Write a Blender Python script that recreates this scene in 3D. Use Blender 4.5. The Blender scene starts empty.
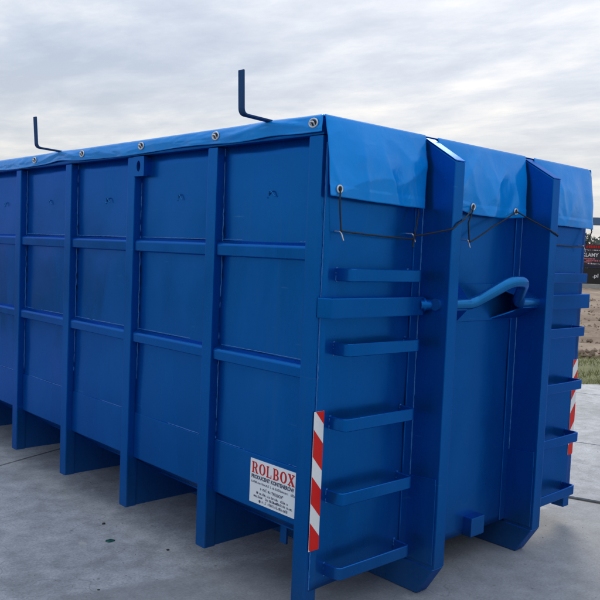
import bpy, bmesh, math, random
from mathutils import Vector, Matrix, noise
random.seed(7)
S = bpy.context.scene
C = S.collection
R = math.radians
# ------------------------------------------------------------------ camera
GZ = 0.12                                    # the container's own zero level stands this far above the yard
cam_d = bpy.data.cameras.new('camera')
cam = bpy.data.objects.new('camera', cam_d)
C.objects.link(cam)
right = Vector((0.73329214, -0.67867558, 0.04101331))
up = Vector((0.01315716, 0.07447431, 0.99713613))
fwd = Vector((0.67978638, 0.73065247, -0.06354086))
M = Matrix((right, up, -fwd)).transposed().to_4x4()
M.translation = Vector((-2.478, -2.5493, 1.66 + GZ))
cam.matrix_world = M
cam_d.sensor_width = 36
cam_d.lens = 775 / 600 * 36
cam_d.clip_end = 3000
S.camera = cam
S.render.resolution_x = S.render.resolution_y = 1024
# ------------------------------------------------------------------ sky
SUN_AZ = Vector((0.79, 0.62)).normalized()
SUN_EL = R(32)
W = bpy.data.worlds.new('World')
S.world = W
W.use_nodes = True
nt = W.node_tree
for n in list(nt.nodes):
    nt.nodes.remove(n)
def nd(t, typ, **kw):
    n = t.nodes.new(typ)
    for k, v in kw.items():
        if k.startswith('i_'):
            key = k[2:]
            n.inputs[int(key) if key.isdigit() else key.replace('_', ' ')].default_value = v
        else:
            setattr(n, k, v)
    return n
def mth(t, op, a, b=None, c=None):
    n = t.nodes.new('ShaderNodeMath'); n.operation = op
    for i, v in enumerate((a, b, c)):
        if v is None: continue
        if isinstance(v, (int, float)): n.inputs[i].default_value = v
        else: t.links.new(v, n.inputs[i])
    return n.outputs[0]
def ramp(t, fac, stops):
    n = t.nodes.new('ShaderNodeValToRGB')
    e = n.color_ramp.elements
    while len(e) > 1: e.remove(e[-1])
    e[0].position = stops[0][0]; e[0].color = (*stops[0][1], 1)
    for p, c in stops[1:]:
        x = e.new(p); x.color = (*c, 1)
    t.links.new(fac, n.inputs[0])
    return n.outputs[0]
def mix(t, fac, a, b, blend='MIX'):
    n = t.nodes.new('ShaderNodeMix'); n.data_type = 'RGBA'; n.blend_type = blend
    for i, v in ((0, fac), (6, a), (7, b)):
        if isinstance(v, (int, float)): n.inputs[i].default_value = v
        elif isinstance(v, tuple): n.inputs[i].default_value = (*v, 1) if len(v) == 3 else v
        else: t.links.new(v, n.inputs[i])
    return n.outputs[2]
sky = nd(nt, 'ShaderNodeTexSky', sky_type='NISHITA', sun_disc=False, sun_elevation=SUN_EL,
         sun_rotation=math.atan2(SUN_AZ.x, SUN_AZ.y), air_density=1.0, dust_density=1.6)
tc = nd(nt, 'ShaderNodeTexCoord')
sep = nd(nt, 'ShaderNodeSeparateXYZ'); nt.links.new(tc.outputs['Generated'], sep.inputs[0])
zz = mth(nt, 'MAXIMUM', sep.outputs[2], 0.0)
den = mth(nt, 'ADD', zz, 0.075)
px = mth(nt, 'DIVIDE', sep.outputs[0], den)
py = mth(nt, 'DIVIDE', sep.outputs[1], den)
cv = nd(nt, 'ShaderNodeCombineXYZ'); nt.links.new(px, cv.inputs[0]); nt.links.new(py, cv.inputs[1])
mp = nd(nt, 'ShaderNodeMapping'); nt.links.new(cv.outputs[0], mp.inputs[0])
mp.inputs['Rotation'].default_value = (0, 0, R(47)); mp.inputs['Scale'].default_value = (1.0, 0.62, 1)
mp.inputs['Location'].default_value = (3.1, 1.7, 0)
n1 = nd(nt, 'ShaderNodeTexNoise', i_Scale=0.85, i_Detail=10.0, i_Roughness=0.60, i_Distortion=0.25)
nt.links.new(mp.outputs[0], n1.inputs['Vector'])
n2 = nd(nt, 'ShaderNodeTexNoise', i_Scale=2.6, i_Detail=9.0, i_Roughness=0.60, i_Distortion=0.2)
nt.links.new(mp.outputs[0], n2.inputs['Vector'])
cl = mth(nt, 'ADD', mth(nt, 'MULTIPLY', n1.outputs[0], 0.55), mth(nt, 'MULTIPLY', n2.outputs[0], 0.45))
cloud = ramp(nt, cl, [(0.38, (3.9, 4.5, 5.55)), (0.46, (4.7, 5.25, 6.2)), (0.515, (5.5, 5.95, 6.7)), (0.575, (6.6, 6.8, 7.2)), (0.65, (8.1, 8.0, 7.8))])
low = nd(nt, 'ShaderNodeMapRange', i_1=0.0, i_2=0.22, i_3=1.0, i_4=0.0); nt.links.new(zz, low.inputs[0])
hz = mix(nt, mth(nt, 'MULTIPLY', low.outputs[0], 0.60), cloud, (7.35, 7.0, 6.35))     # pale haze low on the horizon, all round
allsky = mix(nt, 0.92, sky.outputs[0], hz)
over = mth(nt, 'ADD', mth(nt, 'MULTIPLY', zz, 0.8), 0.92)            # an overcast sky is brighter overhead than at the horizon
oc = nd(nt, 'ShaderNodeCombineXYZ')
for k_ in range(3): nt.links.new(over, oc.inputs[k_])
allsky = mix(nt, 1.0, allsky, oc.outputs[0], 'MULTIPLY')
bg = nd(nt, 'ShaderNodeBackground', i_Strength=0.1)
nt.links.new(allsky, bg.inputs[0])
wo = nd(nt, 'ShaderNodeOutputWorld'); nt.links.new(bg.outputs[0], wo.inputs[0])
# ------------------------------------------------------------------ sun and exposure
sd = bpy.data.lights.new('sun', 'SUN')
sd.energy = 1.5; sd.angle = R(24); sd.color = (1, 0.89, 0.75)
so = bpy.data.objects.new('sun', sd); C.objects.link(so)
sdir = Vector((SUN_AZ.x * math.cos(SUN_EL), SUN_AZ.y * math.cos(SUN_EL), math.sin(SUN_EL)))
so.rotation_euler = (-sdir).to_track_quat('-Z', 'Y').to_euler()
so.location = (20, -10, 15)
S.view_settings.view_transform = 'Standard'
S.view_settings.look = 'None'
S.view_settings.exposure = 0.2
S.view_settings.gamma = 1
S.view_settings.use_curve_mapping = False
# ------------------------------------------------------------------ materials
MATS = {}
def new_mat(name):
    m = bpy.data.materials.new(name); m.use_nodes = True
    t = m.node_tree; b = t.nodes['Principled BSDF']
    MATS[name] = m
    return m, t, b
def objco(t):
    g = t.nodes.new('ShaderNodeNewGeometry')
    return g.outputs['Position']
def plain(name, col, rough=0.5, metal=0.0, spec=0.5, var=0.12, scale=30, bump=0.0):
    m, t, b = new_mat(name)
    p = objco(t)
    n = nd(t, 'ShaderNodeTexNoise', i_Scale=scale, i_Detail=5.0); t.links.new(p, n.inputs['Vector'])
    c = mix(t, n.outputs[0], tuple(v * (1 - var) for v in col), tuple(min(1, v * (1 + var)) for v in col))
    t.links.new(c, b.inputs['Base Color'])
    b.inputs['Roughness'].default_value = rough; b.inputs['Metallic'].default_value = metal
    b.inputs['Specular IOR Level'].default_value = spec
    if bump:
        bp = nd(t, 'ShaderNodeBump', i_Strength=bump, i_Distance=0.004); t.links.new(n.outputs[0], bp.inputs['Height'])
        t.links.new(bp.outputs[0], b.inputs['Normal'])
    return m
def paint(name, col, rough, spec, dust):
    m, t, b = new_mat(name)
    p = objco(t)
    mp = nd(t, 'ShaderNodeMapping'); mp.inputs['Scale'].default_value = (1, 1, 0.28); t.links.new(p, mp.inputs[0])
    a = nd(t, 'ShaderNodeTexNoise', i_Scale=2.6, i_Detail=7.0, i_Roughness=0.62, i_Distortion=0.6); t.links.new(mp.outputs[0], a.inputs['Vector'])
    f = nd(t, 'ShaderNodeTexNoise', i_Scale=38.0, i_Detail=4.0, i_Roughness=0.6); t.links.new(p, f.inputs['Vector'])
    c0 = mix(t, a.outputs[0], tuple(v * 0.80 for v in col), tuple(v * 1.22 for v in col))
    dm = nd(t, 'ShaderNodeMapRange', i_1=0.52, i_2=0.78, i_3=0.0, i_4=dust); t.links.new(a.outputs[0], dm.inputs[0])
    c1 = mix(t, mth(t, 'MULTIPLY', dm.outputs[0], f.outputs[0]), c0, (0.10, 0.19, 0.36))
    # tiny scuffs and chips
    v = nd(t, 'ShaderNodeTexNoise', i_Scale=85.0, i_Detail=3.0, i_Roughness=0.7); t.links.new(p, v.inputs['Vector'])
    vm = nd(t, 'ShaderNodeMapRange', i_1=0.70, i_2=0.76, i_3=0.0, i_4=0.45); t.links.new(v.outputs[0], vm.inputs[0])
    c2 = mix(t, vm.outputs[0], c1, (0.10, 0.16, 0.28))
    ms = nd(t, 'ShaderNodeMapping'); ms.inputs['Scale'].default_value = (4.0, 4.0, 60.0); ms.inputs['Rotation'].default_value = (0.35, 0.2, 0); t.links.new(p, ms.inputs[0])
    sc = nd(t, 'ShaderNodeTexNoise', i_Scale=1.0, i_Detail=2.0, i_Roughness=0.5); t.links.new(ms.outputs[0], sc.inputs['Vector'])
    scm = nd(t, 'ShaderNodeMapRange', i_1=0.735, i_2=0.76, i_3=0.0, i_4=0.30); t.links.new(sc.outputs[0], scm.inputs[0])
    c2 = mix(t, scm.outputs[0], c2, (0.07, 0.22, 0.45))
    mr = nd(t, 'ShaderNodeMapping'); mr.inputs['Scale'].default_value = (26.0, 26.0, 0.8); t.links.new(p, mr.inputs[0])
    ru = nd(t, 'ShaderNodeTexNoise', i_Scale=1.0, i_Detail=3.0); t.links.new(mr.outputs[0], ru.inputs['Vector'])
    rum = nd(t, 'ShaderNodeMapRange', i_1=0.58, i_2=0.72, i_3=0.0, i_4=0.16); t.links.new(ru.outputs[0], rum.inputs[0])
    c2 = mix(t, rum.outputs[0], c2, (0.03, 0.12, 0.28))
    sz_ = nd(t, 'ShaderNodeSeparateXYZ'); t.links.new(p, sz_.inputs[0])
    sp = nd(t, 'ShaderNodeMapRange', i_1=0.02, i_2=0.42, i_3=0.30, i_4=0.0); t.links.new(sz_.outputs[2], sp.inputs[0])
    c2 = mix(t, mth(t, 'MULTIPLY', sp.outputs[0], f.outputs[0]), c2, (0.17, 0.19, 0.21))      # splashed dust low down
    t.links.new(c2, b.inputs['Base Color'])
    rr = nd(t, 'ShaderNodeMapRange', i_1=0.3, i_2=0.7, i_3=rough - 0.07, i_4=rough + 0.12); t.links.new(a.outputs[0], rr.inputs[0])
    t.links.new(rr.outputs[0], b.inputs['Roughness'])
    b.inputs['Specular IOR Level'].default_value = spec
    b.inputs['Specular Tint'].default_value = (0.03, 0.42, 0.95, 1); b.inputs['Metallic'].default_value = 0.72
    b.inputs['Coat Weight'].default_value = 0.10; b.inputs['Coat IOR'].default_value = 1.38; b.inputs['Coat Roughness'].default_value = 0.14
    w = nd(t, 'ShaderNodeTexNoise', i_Scale=3.2, i_Detail=2.0); t.links.new(p, w.inputs['Vector'])
    bp2 = nd(t, 'ShaderNodeBump', i_Strength=0.35, i_Distance=0.012); t.links.new(w.outputs[0], bp2.inputs['Height'])
    bp = nd(t, 'ShaderNodeBump', i_Strength=0.12, i_Distance=0.0015); t.links.new(f.outputs[0], bp.inputs['Height'])
    t.links.new(bp2.outputs[0], bp.inputs['Normal'])
    t.links.new(bp.outputs[0], b.inputs['Normal'])
    return m
BLUE = paint('container_blue_paint', (0.0020, 0.109, 0.39), 0.26, 0.15, 0.14)
HOOK = paint('worn_sky_sheen_paint', (0.016, 0.17, 0.44), 0.24, 0.5, 0.3)  # paler blue: scuffed wear, plus sky sheen put into the colour
ARM = paint('slate_blue_steel', (0.022, 0.058, 0.15), 0.5, 0.4, 0.35)
WELD = plain('painted_weld_bead', (0.014, 0.135, 0.42), 0.32, spec=0.5, bump=0.6, scale=160)
def tarp_mat():
    m, t, b = new_mat('blue_tarpaulin')
    p = objco(t)
    n = nd(t, 'ShaderNodeTexNoise', i_Scale=5.0, i_Detail=6.0, i_Roughness=0.6); t.links.new(p, n.inputs['Vector'])
    c = mix(t, n.outputs[0], (0.001, 0.22, 0.71), (0.004, 0.30, 0.86))
    n3 = nd(t, 'ShaderNodeTexNoise', i_Scale=2.2, i_Detail=8.0, i_Roughness=0.7, i_Distortion=1.0); t.links.new(p, n3.inputs['Vector'])
    dm = nd(t, 'ShaderNodeMapRange', i_1=0.50, i_2=0.74, i_3=0.0, i_4=0.17); t.links.new(n3.outputs[0], dm.inputs[0])
    c = mix(t, dm.outputs[0], c, (0.30, 0.38, 0.50))
    t.links.new(c, b.inputs['Base Color'])
    rr = nd(t, 'ShaderNodeMapRange', i_1=0.35, i_2=0.7, i_3=0.13, i_4=0.30); t.links.new(n3.outputs[0], rr.inputs[0])
    t.links.new(rr.outputs[0], b.inputs['Roughness'])
    b.inputs['Specular IOR Level'].default_value = 0.55
    b.inputs['Specular Tint'].default_value = (0.32, 0.66, 1, 1); b.inputs['Metallic'].default_value = 0.15
    # fine scrim of the coated fabric and small creases
    w = nd(t, 'ShaderNodeTexNoise', i_Scale=14.0, i_Detail=4.0, i_Roughness=0.5, i_Distortion=0.8); t.links.new(p, w.inputs['Vector'])
    bp = nd(t, 'ShaderNodeBump', i_Strength=0.32, i_Distance=0.006); t.links.new(w.outputs[0], bp.inputs['Height'])
    s = nd(t, 'ShaderNodeTexNoise', i_Scale=420.0, i_Detail=1.0); t.links.new(p, s.inputs['Vector'])
    bp2 = nd(t, 'ShaderNodeBump', i_Strength=0.12, i_Distance=0.0005); t.links.new(s.outputs[0], bp2.inputs['Height'])
    t.links.new(bp.outputs[0], bp2.inputs['Normal'])
    t.links.new(bp2.outputs[0], b.inputs['Normal'])
    return m
TARP = tarp_mat()
STEEL = plain('bare_zinc_steel', (0.62, 0.63, 0.64), 0.38, 0.85)
RING = plain('pale_eyelet_metal', (0.60, 0.63, 0.66), 0.36, 0.5)
CORD = plain('black_elastic_cord', (0.010, 0.010, 0.012), 0.7)
WHITE = plain('white_vinyl', (0.74, 0.78, 0.82), 0.35, var=0.03, scale=6)
RWHITE = plain('reflective_white', (0.78, 0.80, 0.80), 0.3, var=0.05, scale=60)
RED = plain('reflective_red', (0.66, 0.018, 0.014), 0.4, spec=0.2, var=0.1, scale=60)
PRED = plain('print_red', (0.52, 0.02, 0.018), 0.45, spec=0.2)
PDARK = plain('print_dark', (0.05, 0.065, 0.12), 0.5)
PWHITE = plain('print_white', (0.70, 0.70, 0.72), 0.5)
PPINK = plain('print_pink', (0.52, 0.16, 0.20), 0.5)
BANNER = plain('dark_banner_vinyl', (0.022, 0.016, 0.030), 0.45)
BLACKB = plain('black_banner_vinyl', (0.008, 0.007, 0.009), 0.5)
PALE = plain('pale_concrete_base', (0.36, 0.35, 0.32), 0.85, var=0.2, scale=3)
GLASS = plain('green_glass_shard', (0.02, 0.09, 0.07), 0.2)
DIRT = plain('dark_debris', (0.03, 0.028, 0.025), 0.9)
LEAFY = plain('far_foliage', (0.055, 0.075, 0.060), 0.8, var=0.35, scale=0.6)
BARK = plain('bark', (0.05, 0.04, 0.03), 0.9)
BEAM = plain('blue_grey_beam_paint', (0.06, 0.13, 0.24), 0.45)
def concrete():
    m, t, b = new_mat('yard_concrete')
    p = objco(t)
    oi = nd(t, 'ShaderNodeObjectInfo')
    big = nd(t, 'ShaderNodeTexNoise', i_Scale=0.75, i_Detail=8.0, i_Roughness=0.62, i_Distortion=0.7); t.links.new(p, big.inputs['Vector'])
    mid = nd(t, 'ShaderNodeTexNoise', i_Scale=6.5, i_Detail=8.0, i_Roughness=0.68); t.links.new(p, mid.inputs['Vector'])
    fin = nd(t, 'ShaderNodeTexNoise', i_Scale=70.0, i_Detail=6.0, i_Roughness=0.75); t.links.new(p, fin.inputs['Vector'])
    c = ramp(t, big.outputs[0], [(0.30, (0.245, 0.262, 0.282)), (0.46, (0.352, 0.374, 0.402)), (0.60, (0.43, 0.455, 0.485)), (0.75, (0.51, 0.535, 0.56))])
    mm = nd(t, 'ShaderNodeMapRange', i_1=0.3, i_2=0.7, i_3=0.70, i_4=1.22); t.links.new(mid.outputs[0], mm.inputs[0])
    c = mix(t, 1.0, c, mm.outputs[0], 'MULTIPLY')
    fm = nd(t, 'ShaderNodeMapRange', i_1=0.3, i_2=0.7, i_3=0.66, i_4=1.22); t.links.new(fin.outputs[0], fm.inputs[0])
    c = mix(t, 1.0, c, fm.outputs[0], 'MULTIPLY')
    # sweeping broom marks and tyre streaks
    mp = nd(t, 'ShaderNodeMapping'); mp.inputs['Rotation'].default_value = (0, 0, R(-20)); mp.inputs['Scale'].default_value = (0.5, 7.0, 1)
    t.links.new(p, mp.inputs[0])
    st = nd(t, 'ShaderNodeTexNoise', i_Scale=1.4, i_Detail=5.0, i_Roughness=0.6); t.links.new(mp.outputs[0], st.inputs['Vector'])
    sm = nd(t, 'ShaderNodeMapRange', i_1=0.56, i_2=0.74, i_3=0.0, i_4=0.35); t.links.new(st.outputs[0], sm.inputs[0])
    c = mix(t, sm.outputs[0], c, (0.20, 0.205, 0.21))
    pale = nd(t, 'ShaderNodeTexNoise', i_Scale=2.1, i_Detail=9.0, i_Roughness=0.7, i_Distortion=1.6); t.links.new(p, pale.inputs['Vector'])
    pm = nd(t, 'ShaderNodeMapRange', i_1=0.60, i_2=0.72, i_3=0.0, i_4=0.5); t.links.new(pale.outputs[0], pm.inputs[0])
    c = mix(t, pm.outputs[0], c, (0.58, 0.575, 0.56))
    # a darker, mottled lane across the yard that runs past the hook end
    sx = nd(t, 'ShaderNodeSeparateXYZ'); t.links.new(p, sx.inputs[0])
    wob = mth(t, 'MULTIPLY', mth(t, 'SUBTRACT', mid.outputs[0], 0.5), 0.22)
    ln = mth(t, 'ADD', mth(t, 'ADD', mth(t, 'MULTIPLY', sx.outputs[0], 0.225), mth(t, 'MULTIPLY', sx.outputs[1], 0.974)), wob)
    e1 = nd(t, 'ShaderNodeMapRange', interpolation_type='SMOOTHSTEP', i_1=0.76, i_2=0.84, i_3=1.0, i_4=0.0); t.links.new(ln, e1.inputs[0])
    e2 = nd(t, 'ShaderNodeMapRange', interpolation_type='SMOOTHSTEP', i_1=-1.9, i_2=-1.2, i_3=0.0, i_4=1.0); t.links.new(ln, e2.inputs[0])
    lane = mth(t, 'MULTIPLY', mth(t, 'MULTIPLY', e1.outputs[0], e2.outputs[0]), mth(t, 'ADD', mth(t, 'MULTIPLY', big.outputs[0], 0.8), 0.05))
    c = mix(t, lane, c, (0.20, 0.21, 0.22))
    # small dark spots
    vo = nd(t, 'ShaderNodeTexVoronoi', i_Scale=7.0); t.links.new(p, vo.inputs['Vector'])
    vm = nd(t, 'ShaderNodeMapRange', i_1=0.03, i_2=0.10, i_3=0.55, i_4=0.0); t.links.new(vo.outputs['Distance'], vm.inputs[0])
    c = mix(t, mth(t, 'MULTIPLY', vm.outputs[0], mth(t, 'GREATER_THAN', big.outputs[0], 0.5)), c, (0.09, 0.09, 0.085))
    # wandering hairline cracks and a fine dark speckle
    cn = nd(t, 'ShaderNodeTexNoise', i_Scale=0.55, i_Detail=4.0, i_Roughness=0.45); t.links.new(p, cn.inputs['Vector'])
    ca = mth(t, 'ABSOLUTE', mth(t, 'SUBTRACT', cn.outputs[0], 0.47))
    cm = nd(t, 'ShaderNodeMapRange', i_1=0.0, i_2=0.0013, i_3=0.42, i_4=0.0); t.links.new(ca, cm.inputs[0])
    c = mix(t, mth(t, 'MULTIPLY', cm.outputs[0], mth(t, 'GREATER_THAN', mid.outputs[0], 0.47)), c, (0.10, 0.10, 0.10))
    v2 = nd(t, 'ShaderNodeTexVoronoi', i_Scale=34.0); t.links.new(p, v2.inputs['Vector'])
    v2m = nd(t, 'ShaderNodeMapRange', i_1=0.08, i_2=0.20, i_3=0.5, i_4=0.0); t.links.new(v2.outputs['Distance'], v2m.inputs[0])
    c = mix(t, mth(t, 'MULTIPLY', v2m.outputs[0], mth(t, 'GREATER_THAN', pale.outputs[0], 0.5)), c, (0.16, 0.16, 0.16))
    t.links.new(c, b.inputs['Base Color'])
    b.inputs['Roughness'].default_value = 0.72
    b.inputs['Specular IOR Level'].default_value = 0.35
    h = mth(t, 'ADD', mth(t, 'MULTIPLY', mid.outputs[0], 0.8), mth(t, 'MULTIPLY', fin.outputs[0], 0.35))
    bp = nd(t, 'ShaderNodeBump', i_Strength=0.5, i_Distance=0.006); t.links.new(h, bp.inputs['Height'])
    t.links.new(bp.outputs[0], b.inputs['Normal'])
    return m
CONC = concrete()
def soil():
    m, t, b = new_mat('tilled_soil')
    p = objco(t)
    n = nd(t, 'ShaderNodeTexNoise', i_Scale=0.9, i_Detail=10.0, i_Roughness=0.72); t.links.new(p, n.inputs['Vector'])
    c = ramp(t, n.outputs[0], [(0.3, (0.12, 0.082, 0.056)), (0.5, (0.25, 0.185, 0.135)), (0.7, (0.37, 0.295, 0.225))])
    t.links.new(c, b.inputs['Base Color']); b.inputs['Roughness'].default_value = 0.95
    bp = nd(t, 'ShaderNodeBump', i_Strength=0.8, i_Distance=0.05); t.links.new(n.outputs[0], bp.inputs['Height'])
    t.links.new(bp.outputs[0], b.inputs['Normal'])
    return m
SOIL = soil()
TURF = plain('turf_floor', (0.13, 0.14, 0.055), 0.95, var=0.45, scale=4)
GRASS = plain('grass_blade', (0.17, 0.175, 0.05), 0.8, var=0.45, scale=2.5)
# ------------------------------------------------------------------ mesh helpers
def link(name, me, mat, parent=None):
    o = bpy.data.objects.new(name, me); C.objects.link(o)
    if mat: me.materials.append(mat)
    if parent is not None: adopt(o, parent)
    return o
WORLD = {}
def wloc(o):
    return WORLD.get(o.name, Vector((0, 0, 0)))
def adopt(o, parent):
    o.parent = parent
    o.matrix_parent_inverse = Matrix.Translation(-wloc(parent))
    WORLD.setdefault(o.name, Vector((0, 0, 0)))
def empty(name, loc, label=None, cat=None, group=None):
    o = bpy.data.objects.new(name, None); C.objects.link(o); o.location = loc
    o.empty_display_size = 0.2
    WORLD[o.name] = Vector(loc)
    tag(o, label, cat, group)
    return o
def tag(o, label=None, cat=None, group=None, kind=None):
    if label: o['label'] = label
    if cat: o['category'] = cat
    if group: o['group'] = group
    if kind: o['kind'] = kind
    return o
class MB:
    """collects pieces for ONE object; z is given on the container's own level unless lift=0"""
    def __init__(self, lift=GZ): self.bm = bmesh.new(); self.lift = lift
    def hexa(self, v, bev=0.0, seg=2):
        b = bmesh.new()
        vs = [b.verts.new(p) for p in v]
        for f in ((3, 2, 1, 0), (4, 5, 6, 7), (0, 1, 5, 4), (1, 2, 6, 5), (2, 3, 7, 6), (3, 0, 4, 7)):
            b.faces.new([vs[i] for i in f])
        bmesh.ops.recalc_face_normals(b, faces=b.faces)
        if bev: bmesh.ops.bevel(b, geom=list(b.edges), offset=bev, segments=seg, affect='EDGES', profile=0.7)
        self.merge(b); return self
    def box(self, x0, x1, y0, y1, z0, z1, bev=0.0, seg=2):
        return self.hexa([(x0, y0, z0), (x1, y0, z0), (x1, y1, z0), (x0, y1, z0), (x0, y0, z1), (x1, y0, z1), (x1, y1, z1), (x0, y1, z1)], bev, seg)
    def prism(self, poly, axis, a, b_, bev=0.0, seg=2):
        """poly: 2-D outline in the two other axes (in xyz order), extruded along axis from a to b_"""
        b = bmesh.new()
        def P(p, t):
            q = list(p); q.insert('xyz'.index(axis), t); return q
        lo = [b.verts.new(P(p, a)) for p in poly]; hi = [b.verts.new(P(p, b_)) for p in poly]
        b.faces.new(lo); b.faces.new(hi)
        n = len(poly)
        for i in range(n): b.faces.new((lo[i], lo[(i + 1) % n], hi[(i + 1) % n], hi[i]))
        bmesh.ops.recalc_face_normals(b, faces=b.faces)
        if bev: bmesh.ops.bevel(b, geom=list(b.edges), offset=bev, segments=seg, affect='EDGES', profile=0.7)
        self.merge(b); return self
    def tube(self, pts, r, n=10, closed=False, flat=None):
        b = bmesh.new()
        P = [Vector(p) for p in pts]; rings = []
        ref = Vector((0.13, 0.31, 0.94))
        N = len(P); rr = r if isinstance(r, (list, tuple)) else [r] * N
        for i in range(N):
            if closed: d = P[(i + 1) % N] - P[i - 1]
            else: d = P[min(i + 1, N - 1)] - P[max(i - 1, 0)]
            d.normalize()
            u = d.cross(ref)
            if u.length < 1e-3: u = d.cross(Vector((1, 0, 0)))
            u.normalize(); w = d.cross(u)
            rings.append([b.verts.new(P[i] + (u * math.cos(2 * math.pi * k / n) + w * math.sin(2 * math.pi * k / n)) * rr[i]) for k in range(n)])
        for i in range(N if closed else N - 1):
            A, B = rings[i], rings[(i + 1) % N]
            for k in range(n): b.faces.new((A[k], A[(k + 1) % n], B[(k + 1) % n], B[k]))
        for f in b.faces: f.smooth = True
        if not closed:
            for rg in (rings[0], rings[-1]): b.faces.new([b.verts.new(v.co) for v in rg])
        bmesh.ops.recalc_face_normals(b, faces=b.faces)
        self.merge(b); return self
    def strip(self, path, h, t, bev=0.0):
        """flat bar standing on edge: horizontal path of (x, y), height range h=(z0,z1), thickness t"""
        P = [Vector((p[0], p[1])) for p in path]
        outs, ins = [], []
        for i in range(len(P)):
            if i == 0: d = P[1] - P[0]
            elif i == len(P) - 1: d = P[-1] - P[-2]
            else: d = (P[i + 1] - P[i]).normalized() + (P[i] - P[i - 1]).normalized()
            d.normalize(); nrm = Vector((-d.y, d.x))
            outs.append(P[i] + nrm * t / 2); ins.append(P[i] - nrm * t / 2)
        return self.prism([tuple(p) for p in outs + ins[::-1]], 'z', h[0], h[1], bev, 1)
    def merge(self, b):
        me = bpy.data.meshes.new('tmp'); b.to_mesh(me); b.free()
        self.bm.from_mesh(me); bpy.data.meshes.remove(me)
    def build(self, name, mat, parent=None, smooth=False):
        smooth = False
        if self.lift: bmesh.ops.translate(self.bm, verts=self.bm.verts, vec=(0, 0, self.lift))
        me = bpy.data.meshes.new(name); self.bm.to_mesh(me); self.bm.free()
        if smooth:
            for f in me.polygons: f.use_smooth = True
        return link(name, me, mat, parent)
def dupl(o, name, off, parent):
    c = bpy.data.objects.new(name, o.data); C.objects.link(c); adopt(c, parent)
    c.location = off
    return c
def bend(pts, r, n=5):
    """rounds the inner corners of a polyline"""
    P = [Vector(p) for p in pts]; out = [P[0]]
    for i in range(1, len(P) - 1):
        a = (P[i - 1] - P[i]); b = (P[i + 1] - P[i])
        ra = min(r, a.length * 0.48, b.length * 0.48)
        A = P[i] + a.normalized() * ra; B = P[i] + b.normalized() * ra
        for k in range(n + 1):
            t = k / n
            out.append((1 - t) ** 2 * A + 2 * t * (1 - t) * P[i] + t * t * B)
    out.append(P[-1]); return out
# ------------------------------------------------------------------ ground: earth, concrete slabs, grass verge, tilled field
U = Vector((0.94, 0.342)).normalized(); V = Vector((-U.y, U.x))
def uv(u, v): p = U * u + V * v; return (p.x, p.y)
E0 = Vector((8.45, 2.72)); ED = Vector((0.80, -0.60)).normalized(); EN = Vector((-ED.y, ED.x))   # yard edge; EN points outwards
if EN.dot(Vector((1, 1))) < 0: EN = -EN
me = bpy.data.meshes.new('ground')
me.from_pydata([(-1500, -1500, -.13), (1500, -1500, -.13), (1500, 1500, -.13), (-1500, 1500, -.13)], [], [(0, 1, 2, 3)])
tag(link('ground', me, SOIL), kind='structure')
yard = empty('concrete_yard', (0, 0, 0)); tag(yard, 'pale grey concrete slab yard under the container', kind='structure')
US = [-13, -8.5, -5.2, -1.75, 2.89, 4.83, 7.9, 11.0, 14.5, 18.5]
VS = [-22, -17, -12, -6.4, 3.22, 8.0, 13, 18, 23]
def jit(k, a): return noise.noise(Vector((k * 1.7, a * 2.3, 5.1))) * 0.010 + noise.noise(Vector((k * 0.9, a * 9.0, 2.2))) * 0.006
for i in range(len(US) - 1):
    for j in range(len(VS) - 1):
        u0, u1, v0, v1 = US[i], US[i + 1], VS[j], VS[j + 1]
        g = lambda k: 0.034 if abs(k - 2.89) < .01 else 0.007
        loop = []
        st = lambda a, b: max(2, int(abs(b - a) / 0.22))
        n = st(u0, u1)
        for k in range(n): u = u0 + (u1 - u0) * k / n; loop.append((u, v0 + g(v0) + jit(v0, u)))
        n = st(v0, v1)
        for k in range(n): v = v0 + (v1 - v0) * k / n; loop.append((u1 - g(u1) + jit(u1, v) * (2 if abs(u1 - 2.89) < .01 else 1), v))
        n = st(u0, u1)
        for k in range(n): u = u1 + (u0 - u1) * k / n; loop.append((u, v1 - g(v1) + jit(v1 + 31, u)))
        n = st(v0, v1)
        for k in range(n): v = v1 + (v0 - v1) * k / n; loop.append((u0 + g(u0) + jit(u0 + 17, v) * (2 if abs(u0 - 2.89) < .01 else 1), v))
        b = bmesh.new()
        vs = [b.verts.new((*uv(*p), 0)) for p in loop]
        b.faces.new(vs)
        bmesh.ops.bisect_plane(b, geom=list(b.verts) + list(b.edges) + list(b.faces), plane_co=(E0.x, E0.y, 0), plane_no=(EN.x, EN.y, 0), clear_outer=True)
        if not b.faces: b.free(); continue
        f0 = list(b.faces)
        ret = bmesh.ops.extrude_face_region(b, geom=f0)
        bmesh.ops.translate(b, verts=[x for x in ret['geom'] if isinstance(x, bmesh.types.BMVert)], vec=(0, 0, -0.12))
        bmesh.ops.recalc_face_normals(b, faces=b.faces)
        top = [e for e in b.edges if all(abs(v.co.z) < 1e-6 for v in e.verts) and len(e.link_faces) == 2 and any(abs(f.normal.z) < .5 for f in e.link_faces)]
        bmesh.ops.bevel(b, geom=top, offset=0.006, segments=2, affect='EDGES')
        me = bpy.data.meshes.new('slab'); b.to_mesh(me); b.free()
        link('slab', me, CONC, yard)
bz = plain('joint_bitumen', (0.012, 0.012, 0.012), 0.7, bump=0.5, scale=40)
vs = []
for k in range(91):
    v = -14 + k * 0.3; w = 0.050 + 0.018 * noise.noise(Vector((v * 1.9, 3, 7)))
    vs += [(*uv(2.89 - w, v), -0.012), (*uv(2.89 + w, v), -0.014)]
me = bpy.data.meshes.new('joint_filler'); me.from_pydata(vs, [], [(2 * k, 2 * k + 1, 2 * k + 3, 2 * k + 2) for k in range(90)])
link('joint_filler', me, bz, yard)
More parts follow.
